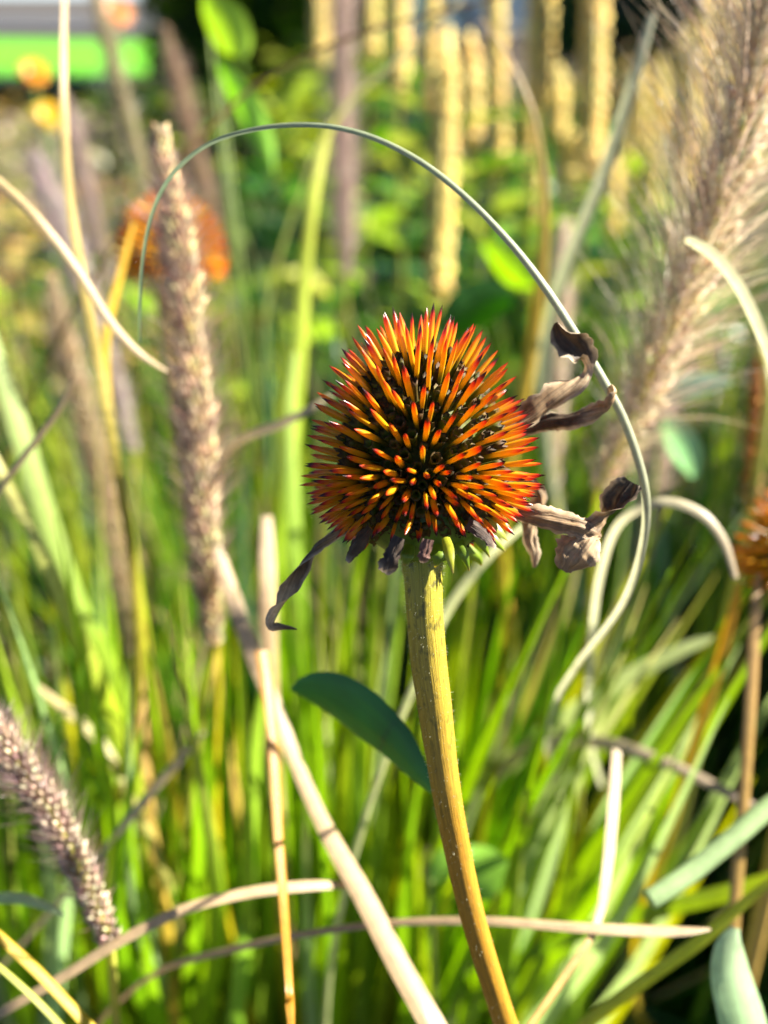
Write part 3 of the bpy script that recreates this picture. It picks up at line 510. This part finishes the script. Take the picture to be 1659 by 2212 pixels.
# ================================================================== YELLOW SEED SPIKES
def seed_spike(label, bot, top, d, wpx, c1, c2, group, leaves=True):
    a = at(*bot, d); b = at(*top, d); ax = (b - a).normalized(); Ln = (b - a).length; r = wpx * .5 * pxs(d)
    G = Vector((a.x + rnd.uniform(-.03, .03), a.y + .02, 0)); t = thing('seed_spike', label, 'seed spike', G, group)
    m = MB(); pts, _ = spline([G, G.lerp(a, .5) + Vector((rnd.uniform(-.01, .01), 0, 0)), a, b], [[0]] * 4, 30); m.tube(pts, [.0028 - .0014 * i / 30 for i in range(30)], [mixc((.14, .22, .03), (.34, .30, .08), i / 30) for i in range(30)], 6); m.build('stalk', M_BLADE, t)
    m = MB(); step = .0042; nw = int(Ln / step); 
    for i in range(nw):
        z = i / nw; p = a.lerp(b, z); rr = r * (1 if z < .8 else max(.35, (1 - z) / .2)) * (1 + .13 * math.sin(i * 1.9 + a.x * 90)) * (1 if z > .04 else .7); k = 9
        for j in range(k):
            rad = Quaternion(ax, (j + (i % 2) * .5) / k * 6.2832 + rnd.uniform(-.15, .15)) @ ax.orthogonal().normalized()
            m.seed(p + rad * rr * .25, (rad + ax * rnd.uniform(.15, .7)), rr * rnd.uniform(.66, .92), rr * .36, jit(mixc(c1, c2, max(0, rnd.random() * 1.3 - .3) * .8), .2), 4, .6)
    m.tube([a, a.lerp(b, .8), b], [r * .62, r * .6, r * .25], [c1] * 3, 8)
    m.build('seed_pods', M_SPIKE, t, kind='stuff')
    if leaves:
        m = MB()
        for k in range(11):
            q = pts[rnd.randint(6, 19)]; th = rnd.uniform(0, 6.28); d_ = Vector((math.cos(th), math.sin(th), rnd.uniform(-.2, .5)))
            m.leaf(q, d_, Vector((0, 0, 1)), rnd.uniform(.05, .09), rnd.uniform(.012, .02), jit(rnd.choice((GREEN, LIME, YGREEN)), .2), .3)
        m.build('leaves', M_LEAF, t, kind='stuff')
    return t
YS, YS2 = (.80, .66, .22), (.60, .42, .12)
gl = 'yellow seed spikes standing in the background'
for bot, top, d, w in (((860, 195), (862, -120), .85, 52), ((945, 650), (970, 60), .74, 62), ((930, 250), (934, -150), .95, 46), ((1072, 250), (1068, -150), .95, 46), ((1020, 330), (1014, 70), 1.0, 50), ((1078, 355), (1076, 250), 1.0, 44),
                       ((1165, 235), (1172, -160), .80, 64), ((1272, 385), (1290, -140), .78, 62), ((1205, 300), (1206, 140), .95, 46), ((1380, 315), (1382, 140), .95, 42), ((1420, 300), (1428, 125), 1.0, 38),
                       ((1460, 440), (1540, -80), .86, 52), ((1545, 260), (1592, -120), .9, 42), ((1235, 400), (1240, 285), .98, 50), ((800, 130), (802, -80), 1.1, 44), ((1140, 360), (1150, 180), 1.05, 42), ((1500, 420), (1512, 240), 1.02, 40), ((690, 150), (694, -60), 1.2, 44), ((1320, 520), (1326, 330), 1.1, 40), ((1350, 400), (1356, 200), 1.2, 38), ((1470, 330), (1486, 60), 1.25, 40), ((1400, 480), (1408, 300), 1.15, 40), ((1150, 480), (1152, 330), 1.2, 38)):
    lab = ('long yellow seed spike reaching lowest, just above the cone head' if bot[1] > 600 else 'broad yellow seed spike standing behind the wide grey-green blade' if w > 60 else 'slanting yellow seed spike beside the large fluffy plume' if bot[0] > 1440 and d < 1
           else 'short far yellow seed spike low among the taller ones' if top[1] > 100 else 'yellow seed spike beside the tall grey-mauve plume' if bot[0] < 870 else 'slim yellow seed spike before the parked car')
    seed_spike(lab, bot, top, d, w * .98, YS, YS2, gl)
seed_spike('rust-orange knobbly seed spike above the partly seen orange seed head', (1622, 1090), (1642, 740), .34, 48, (.42, .17, .03), (.26, .10, .03), None, False)

# ================================================================== OTHER CONEFLOWERS
def other_cone(label, px, py, d, sc, below):
    c = at(px, py, d); G = Vector((c.x + .02, c.y - .01, 0)); t = thing('coneflower', label, 'coneflower', G, None)
    u = Vector((.05, .1, 1)).normalized(); a = u.orthogonal().normalized(); b = u.cross(a); m = MB(); ns = 260; core = MB()
    for k in range(ns):
        x = (k + .5) / ns; cp = .99 - 1.5 * x; s_ = math.sqrt(1 - cp * cp); th = k * GA; hd = a * math.cos(th) + b * math.sin(th); dv = (hd * s_ + u * cp).normalized()
        tip = c + hd * (RS * sc * s_) + u * ((ZU * .8 if cp > 0 else ZD) * cp * sc); L = .0095 * sc; q = dv.to_track_quat('Z', 'Y'); mw = Matrix.Translation(tip - dv * L) @ q.to_matrix().to_4x4() @ Matrix.Diagonal((L * 1.15, L * 1.15, L, 1)); v0 = len(m.v); sh = rnd.uniform(-.06, .1)
        me = SPM[k % 6]
        for v in me.vertices: m.add(mw @ v.co, (min(.87, max(0, v.co.z * .55 + .30 + sh)), 0, 0))
        for p in me.polygons: m.f.append(tuple(v0 + y for y in p.vertices))
    pr = []
    for i in range(10):
        ph = i / 9 * R(165); z = (ZU * .8 if math.cos(ph) > 0 else ZD) * math.cos(ph) * .5 * sc; v0 = len(core.v); pr.append(v0)
        for j in range(16): core.add(c + (a * math.cos(j * .3927) + b * math.sin(j * .3927)) * max(.0003, RS * .52 * math.sin(ph) * sc) + u * z, (.06, .03, .015))
    for i in range(9):
        for j in range(16): core.f.append((pr[i] + j, pr[i + 1] + j, pr[i + 1] + (j + 1) % 16, pr[i] + (j + 1) % 16))
    hd_ = core.build('seed_head', M_CUP, t); m.build('spines', M_SPINE, hd_, kind='stuff')
    m = MB(); p0 = c - u * ZD * .6 * sc; pts, _ = spline([p0, at(*below), at(*below).lerp(G, .5), G], [[0]] * 4, 30); m.tube(pts, [.0022 * sc + .0006] * 30, [mixc((.40, .30, .08), (.46, .26, .05), i / 30) for i in range(30)], 10); m.build('stem', M_STEM, t)
    return t
other_cone('blurred orange coneflower seed head half hidden behind the purple-brown plume', 372, 560, .345, 1.0, (372, 800, .36))
other_cone('orange-red coneflower seed head beside the tan upright stalk', 1742, 1212, .27, 1.0, (1745, 1500, .275))

# ================================================================== FOUNTAIN GRASS CLUMPS
def blade_path(L, lean, bend, n=9):
    pts = []; p = Vector((0, 0, 0)); ang = lean
    for i in range(n):
        pts.append(p.copy()); ang += bend / n * (0.4 + 1.6 * i / n); p = p + Vector((math.sin(ang), 0, math.cos(ang))) * (L / (n - 1))
    return pts
PALS = ((.03, .11, .004), GREEN, (.03, .11, .004), GREEN, DGREEN, DGREEN, (.06, .17, .006), (.03, .10, .004), (.04, .13, .005), YGREEN, DGREEN, DGREEN, TAN)  # darker than the front blades: shade of the gaps put into the colour
BV = []
for k in range(26):
    r = random.Random(k); L = r.uniform(.36, .60); lean = R(r.choice((2, 5, 8, 12, 18, 26, 34, 44)) + r.uniform(-2, 2)); n = 12
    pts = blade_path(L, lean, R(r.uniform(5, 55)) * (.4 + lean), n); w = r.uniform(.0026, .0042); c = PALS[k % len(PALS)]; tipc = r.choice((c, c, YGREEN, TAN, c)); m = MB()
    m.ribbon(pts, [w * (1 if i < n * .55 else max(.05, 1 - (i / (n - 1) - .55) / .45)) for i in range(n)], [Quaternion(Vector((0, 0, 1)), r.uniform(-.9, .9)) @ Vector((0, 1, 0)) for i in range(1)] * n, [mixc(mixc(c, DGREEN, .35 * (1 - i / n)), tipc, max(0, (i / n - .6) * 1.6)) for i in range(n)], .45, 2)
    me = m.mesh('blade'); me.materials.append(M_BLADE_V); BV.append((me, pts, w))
grnd = random.Random(21)
def clear(pts_w):
    """keep the space in front of the seed head free, as in the photograph"""
    for p in pts_w:
        q = proj(p)
        if q is None: 
            if (p - CAM).length < .12: return False
            continue
        if q[2] < .35 and -150 < q[0] < 1810 and -150 < q[1] < 2360: return False
        if q[2] < .36 and q[1] < 1180 and -50 < q[0] < 1700: return False
        if q[1] < 760 and q[2] < .62: return False
    return True
cand = []
for ci, (lab, C, rad, nb) in enumerate(CLP):
    for k in range(nb):
        for tries in range(6):
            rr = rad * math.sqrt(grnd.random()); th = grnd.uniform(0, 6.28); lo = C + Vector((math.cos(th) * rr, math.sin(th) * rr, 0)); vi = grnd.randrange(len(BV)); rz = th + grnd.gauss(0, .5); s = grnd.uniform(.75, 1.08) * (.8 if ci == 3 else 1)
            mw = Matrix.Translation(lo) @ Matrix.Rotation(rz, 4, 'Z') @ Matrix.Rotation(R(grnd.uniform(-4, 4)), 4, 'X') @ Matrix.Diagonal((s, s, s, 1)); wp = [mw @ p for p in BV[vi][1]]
            if clear(wp): break
        else: continue
        sc_ = 0
        for p in wp:
            q = proj(p)
            if q and 0 < q[0] < 1659 and 0 < q[1] < 2212 and q[2] > .1: sc_ += 1 / q[2]
        cand.append((sc_, ci, vi, mw))
cand.sort(key=lambda q: -q[0])
rest = [MB() for _ in CLP]
for i, (sc_, ci, vi, mw) in enumerate(cand):
    me = BV[vi][0]
    if i < 150:
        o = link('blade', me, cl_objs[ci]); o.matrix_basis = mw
    else:
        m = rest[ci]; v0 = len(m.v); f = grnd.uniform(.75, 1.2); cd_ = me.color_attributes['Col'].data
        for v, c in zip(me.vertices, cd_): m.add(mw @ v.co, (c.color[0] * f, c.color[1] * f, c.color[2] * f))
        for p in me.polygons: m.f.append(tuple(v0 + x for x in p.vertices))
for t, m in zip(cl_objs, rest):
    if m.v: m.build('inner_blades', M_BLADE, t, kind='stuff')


# the upright front blades that show one by one, fanning out of the clumps
frnd = random.Random(77)
FANC = ((.16, .30, .003), (.20, .34, .003), (.11, .26, .003), (.27, .36, .004), (.22, .34, .02), (.32, .31, .006), (.30, .40, .16), (.12, .28, .003), (.18, .32, .003))
for k in range(165):
    xt = -80 + 1830 * (k + frnd.random()) / 165; yt = frnd.uniform(1100, 1800) if frnd.random() < .75 else frnd.uniform(900, 1300); d = frnd.uniform(.25, .40)
    if 560 < xt < 1200 and yt < 1350: d = max(d, .33)
    f = .22 if xt < 700 else .22 + .40 * min(1, (xt - 700) / 700); xb = xt + (690 - xt) * f * (2300 - yt) / 1000 + frnd.gauss(0, 45)
    tip = at(xt, yt, d); pb = at(xb, 2320, d + .10 + .05 * frnd.random()); G = pb + (pb - tip) * .25; G = Vector((pb.x + (pb.x - tip.x) * .5, max(.08, pb.y + .03), 0))
    n = 22; mid = tip.lerp(pb, .5) + Vector((frnd.gauss(0, .006), frnd.gauss(0, .006), .008)); pts, _ = spline([G, G.lerp(pb, .55) + Vector((0, 0, .02)), pb, mid, tip], [[0]] * 5, n)
    hw = frnd.uniform(.0025, .0044); c = jit(frnd.choice(FANC), .15, frnd); tc_ = frnd.choice((c, c, YGREEN, (.40, .30, .12))); tw = frnd.uniform(-.9, .9); m = MB()
    m.ribbon(pts, [hw * min(1, max(.04, (1 - i / (n - 1)) * 2.6)) for i in range(n)], sides_for(pts, [tw + .5 * i / n for i in range(n)]), [mixc(c, tc_, (i / n - .72) * 3) for i in range(n)], .5, 2)
    ci = 1 if xt < 330 else 0 if xt < 1130 else 2
    m.build('blade', M_BLADE, cl_objs[ci])

for k in range(64):                                                     # taller stems and blades standing behind
    xt = -40 + 1740 * (k + frnd.random()) / 64; yt = frnd.uniform(330, 950); d = frnd.uniform(.50, .78)
    if 680 < xt < 1200 and yt < 560: yt += 250
    xb = xt + (760 - xt) * .16 + frnd.gauss(0, 60); tip = at(xt, yt, d); pb = at(xb, 1700, d + .08); G = Vector((pb.x + (pb.x - tip.x) * .3, pb.y + .02, 0)); n = 20
    pts, _ = spline([G, G.lerp(pb, .6), pb, tip.lerp(pb, .5) + Vector((frnd.gauss(0, .012), 0, .01)), tip], [[0]] * 5, n); hw = frnd.uniform(.0018, .0042); c = jit(frnd.choice((LIME, (.25, .33, .01), YGREEN, BLUEG, (.36, .30, .05), (.40, .32, .14), (.10, .25, .005))), .15, frnd); m = MB()
    m.ribbon(pts, [hw * min(1, max(.04, (1 - i / (n - 1)) * 2.6)) for i in range(n)], sides_for(pts, [frnd.uniform(-.2, .2)] * n), [c] * n, .5, 2)
    m.build('blade', M_BLADE, cl_objs[5 if xt < 300 else 4 if xt < 1150 else 6])

# ================================================================== LEAFY PLANTS BEHIND
KINDS = {
 'g': ('bushy green leafy plant', (GREEN, LIME, (.03, .11, .004), DGREEN, DGREEN, DGREEN), .050, .017),
 'y': ('bright yellow-green leafy plant', (LIME, YGREEN, (.30, .34, .015), GREEN, DGREEN, DGREEN), .052, .018),
 'b': ('withered brown plant', ((.26, .17, .06), (.30, .26, .06), (.16, .16, .03), (.36, .22, .06)), .026, .009),
 'p': ('greyish-pink dry plant', ((.42, .32, .26), (.34, .28, .16), (.24, .26, .08), (.40, .36, .24)), .028, .007)}
def bed_plant(x, y, h, rad, n, kind, where):
    lab, pal, ll, lw = KINDS[kind]; gr_ = lab; vk = rnd.choice((.35, .55, .8, 1.0, 1.25)); lab = lab.split(' in the bed')[0].split(' growing')[0] + ' ' + where; t = thing('leafy_plant', lab, 'plant', Vector((x, y, 0)), gr_); m = MB(); s = MB(); tops = []
    for k in range(7):
        th = rnd.uniform(0, 6.28); q = Vector((x + math.cos(th) * rad * rnd.uniform(.2, .9), y + math.sin(th) * rad * rnd.uniform(.2, .9), h * rnd.uniform(.8, 1.05))); tops.append(q)
        s.tube([Vector((x, y, 0)), Vector((x, y, 0)).lerp(q, .5) + Vector((0, 0, .04)), q], [.003, .0024, .0014], [(.16, .18, .04)] * 3, 5)
    for k in range(n):
        q = rnd.choice(tops); z = rnd.random() ** .7; p = Vector((x, y, 0)).lerp(q, z) + Vector((rnd.gauss(0, rad * .3), rnd.gauss(0, rad * .3), rnd.gauss(0, .02))); p.z = max(.02, p.z)
        th = rnd.uniform(0, 6.28); d = Vector((math.cos(th), math.sin(th), rnd.uniform(-.5, .8)))
        f = rnd.uniform(.7, 1.5); m.leaf(p, d, Vector((rnd.uniform(-.4, .4), rnd.uniform(-.4, .4), 1)), ll * f * (1 + y * .12), lw * f * (1 + y * .12), jit(tuple(q * vk for q in rnd.choice(pal)), .25), rnd.uniform(0, .4))
    s.build('stems', M_BLADE, t, kind='stuff'); m.build('foliage', M_LEAF, t, kind='stuff')
brnd = random.Random(4)
for row, (y0, n, h) in enumerate(((1.15, 6, .44), (1.5, 7, .48), (1.95, 8, .50), (2.6, 8, .52), (3.5, 8, .54), (4.8, 8, .50))):
    half = (y0 * .92) * .40 + .15
    for k in range(n):
        x = -half + 2 * half * (k + brnd.uniform(.2, .8)) / n; fx = x / half
        kd = brnd.choice('bbyp' if fx < -.45 else 'ggyg' if fx < .3 else 'gpgb')
        hh = h * brnd.uniform(.82, 1.1) * (.72 if fx < -.3 and y0 > 1.9 else 1)
        bed_plant(x, y0 + brnd.uniform(-.15, .15), hh, .12 + .05 * y0, int(105 + 24 * y0), kd, ('close behind the grass,', 'just behind the first row of the bed,', 'in the middle of the bed,', 'past the middle of the bed,', 'towards the back of the bed,', 'at the very back of the bed,')[row] + (' behind the upright plume' if fx < -.35 else ' behind the cone head' if fx < .3 else ' below the seed spikes'))
# single bright leaves one can pick out
def big_leaf(label, spec, c):
    p = at(*spec[0][:3]); G = Vector((p.x + .01, p.y + .03, 0)); t = thing('broadleaf_plant', label, 'plant', G); m = MB()
    m.tube([G, G.lerp(p, .6) + Vector((.005, .01, 0)), p], [.0016, .0013, .0009], [(.14, .2, .03)] * 3, 6); m.build('stem', M_BLADE, t)
    ribbon_obj('leaf', spec, M_LEAF, lambda t: c, t, 20, 6, .3, .02, 0, 1); return t
big_leaf('plant with one broad bright yellow-green leaf hanging at the top beside the tall plume', [(440, -30, .5, 10, 20), (462, 20, .5, 36, 20), (490, 60, .5, 48, 15), (515, 95, .5, 34, 10), (530, 125, .5, 4, 0)], (.26, .42, .03))
big_leaf('plant with a bright green narrow leaf below the broad yellow-green leaf', [(470, 130, .52, 6, 20), (500, 180, .52, 22, 20), (540, 240, .52, 28, 10), (570, 310, .52, 22, 0), (590, 370, .52, 4, 0)], (.20, .42, .04))
big_leaf('plant with a lime leaf standing behind the looping blade above the cone', [(1040, 520, .62, 6, 20), (1085, 560, .62, 30, 20), (1120, 590, .62, 34, 15), (1160, 620, .62, 6, 10)], (.26, .45, .03))
big_leaf('plant with a dark green broad leaf behind the cone top', [(940, 720, .6, 10, 20), (990, 690, .6, 50, 30), (1050, 660, .6, 60, 30), (1110, 640, .6, 20, 30)], (.035, .13, .012))
big_leaf('small plant with a round yellow-edged leaf beside the foot of the coneflower stem', [(930, 1900, .30, 10, 10), (965, 1880, .30, 46, 20), (1010, 1890, .30, 60, 10), (1060, 1880, .30, 52, 0), (1105, 1870, .30, 12, 0)], (.16, .32, .03))
big_leaf('plant with a pale mint leaf tilted near the large plume base', [(1430, 900, .40, 6, 0), (1455, 930, .40, 26, 10), (1480, 975, .40, 32, 10), (1500, 1030, .40, 8, 10)], (.26, .46, .22))
big_leaf('plant with a silvery mint leaf pointing out of the large plume', [(1380, 870, .36, 8, 0), (1440, 845, .36, 24, 10), (1510, 830, .36, 26, 10), (1580, 825, .36, 6, 10)], (.32, .44, .30))
# small blurred flowers
def bloom(label, px, py, d, rpx, c, cc, n=14):
    p = at(px, py, d); r = rpx * pxs(d); G = Vector((p.x, p.y + .02, 0)); t = thing('bloom', label, 'flower', G); m = MB()
    m.tube([G, G.lerp(p, .5), p], [.002, .0018, .0014], [(.12, .2, .04)] * 3, 6); m.build('stem', M_BLADE, t)
    ax = (Vector((.35, -.7, .6))).normalized(); a = ax.orthogonal().normalized()
    for ring in range(2):
        for k in range(n):
            d_ = Quaternion(ax, (k + ring * .5) / n * 6.2832) @ a + ax * (.15 + .4 * ring); m = MB(); m.leaf(p, d_, ax, r * (1 - .25 * ring), r * .22, jit(c, .15), .1); m.build('petal', M_LEAF, t)
    m = MB()
    for k in range(60):
        q = math.sqrt((k + .5) / 60); dv = Quaternion(ax, k * GA) @ a; m.seed(p + dv * q * r * .3, ax, r * .3 * (1.2 - q * .6), r * .05, jit(cc, .2))
    m.build('disc', M_SPIKE, t, kind='stuff')
bloom('yellow daisy-like flower blurred before the dark border', 105, 250, .95, 36, (.75, .50, .01), (.5, .3, .02))
bloom('orange flower at the edge of the lawn', 72, 158, 1.1, 34, (.70, .30, .02), (.4, .2, .02))
bloom('peach-orange flower at the top before the grey road', 248, 25, 1.0, 42, (.70, .32, .12), (.5, .25, .08))

# ================================================================== HEDGE, BORDER, CAR
def hedge(label, x0, x1, y0, y1, h, pal, n, ls, name='hedge'):
    t = thing(name, label, 'hedge', Vector(((x0 + x1) / 2, y0, 0))); b = MB(); b.box((x0 + .12, y0 + .12, 0), (x1 - .12, y1 - .12, h * .85), (.02, .03, .015)); b.build('branches', M_SPIKE, t, False)
    m = MB()
    for k in range(n):
        f = rnd.random(); p = Vector((rnd.uniform(x0, x1), y0 + abs(rnd.gauss(0, .12)), rnd.uniform(.02, h))) if f < .75 else Vector((rnd.uniform(x0, x1), rnd.uniform(y0, y1), h - abs(rnd.gauss(0, .1)))) if f < .9 else Vector((x0 + abs(rnd.gauss(0, .1)), rnd.uniform(y0, y1), rnd.uniform(.05, h)))
        p += Vector((0, .10 * mnoise.noise(p * 2.2), 0)); d = Vector((rnd.uniform(-1, 1), rnd.uniform(-1, .4), rnd.uniform(-.6, 1)))
        m.leaf(p, d, Vector((rnd.uniform(-.6, .6), rnd.uniform(-.6, .6), 1)), ls * rnd.uniform(.7, 1.3), ls * .3, jit(rnd.choice(pal), .3), .2)
    m.build('foliage', M_LEAF, t, kind='stuff'); return t
hedge('tall dark green clipped hedge behind the yellow seed spikes', 1.0, 5.6, 6.4, 7.6, 1.9, (DGREEN, (.02, .07, .012), (.04, .11, .02)), 9000, .09)
hedge('tall dense leafy shrub added out of view beside the bed to shade the grass', .50, .95, .42, 1.02, .82, (DGREEN, GREEN, (.03, .11, .004)), 2600, .06, 'shrub')  # unseen shrub, added to keep the sun off the grass behind the front blades
hedge('dark low hedge bordering the lawn behind the flower bed', -5.6, -1.25, 7.3, 8.0, .22, ((.02, .05, .03), (.03, .06, .04), (.05, .07, .05)), 5000, .06)
hedge('dark green shrub mass beside the lawn behind the tall plume', -1.15, .05, 5.2, 6.4, 1.1, (DGREEN, GREEN, LIME, (.03, .09, .012)), 3500, .08)
def car():
    t = thing('parked_car', 'pale silver-blue car parked beyond the lawn, seen between the seed spikes', 'car', Vector((2.2, 15.5, 0)))
    prof = [(-2.1, .32), (-2.15, .55), (-2.05, .85), (-1.45, .95), (-.75, 1.42), (.75, 1.45), (1.45, 1.0), (2.05, .9), (2.15, .6), (2.1, .32)]
    paint = simple('car_paint', (.55, .62, .70), (.60, .66, .74), 2, .25, .6, .3); dark = simple('car_dark', (.012, .015, .03), (.02, .025, .05), 5, .2, .6)
    m = MB(); o = Vector((2.2, 15.5, 0))
    for sgn in (-1, 1):
        for x, z in prof: m.add(o + Vector((x, sgn * (.85 - .12 * max(0, z - .9)), z)), (1, 1, 1))
    k = len(prof); m.f.append(tuple(range(k))); m.f.append(tuple(reversed(range(k, 2 * k))))
    for i in range(k): j = (i + 1) % k; m.f.append((i, i + k, j + k, j))
    m.build('body', paint, t, False)
    for x0, x1 in ((-1.05, -.05), (.05, 1.1)):
        m = MB(); m.add(o + Vector((x0, -.83, .98)), (1, 1, 1)); m.add(o + Vector((x1, -.83, .98)), (1, 1, 1)); m.add(o + Vector((min(x1, .72), -.79, 1.36)), (1, 1, 1)); m.add(o + Vector((max(x0, -.72), -.79, 1.36)), (1, 1, 1)); m.f.append((0, 1, 2, 3)); w = m.build('window', dark, t, False); w.location.y -= .03
    for x in (-1.3, 1.35):
        for y in (-.8, .8):
            m = MB(); m.tube([o + Vector((x, y - .1, .32)), o + Vector((x, y + .1, .32))], [.32, .32], [(1, 1, 1)] * 2, 20); w = m.build('wheel', dark, t, False)
            m = MB(); m.tube([o + Vector((x, y - .12, .32)), o + Vector((x, y + .12, .32))], [.19, .19], [(1, 1, 1)] * 2, 14); m.build('rim', paint, w, False)
    for x in (-2.12, 2.12):
        m = MB(); m.box(o + Vector((x - .05, -.75, .62)), o + Vector((x + .05, -.45, .76))); m.build('lamp', paint, t, False)
car()
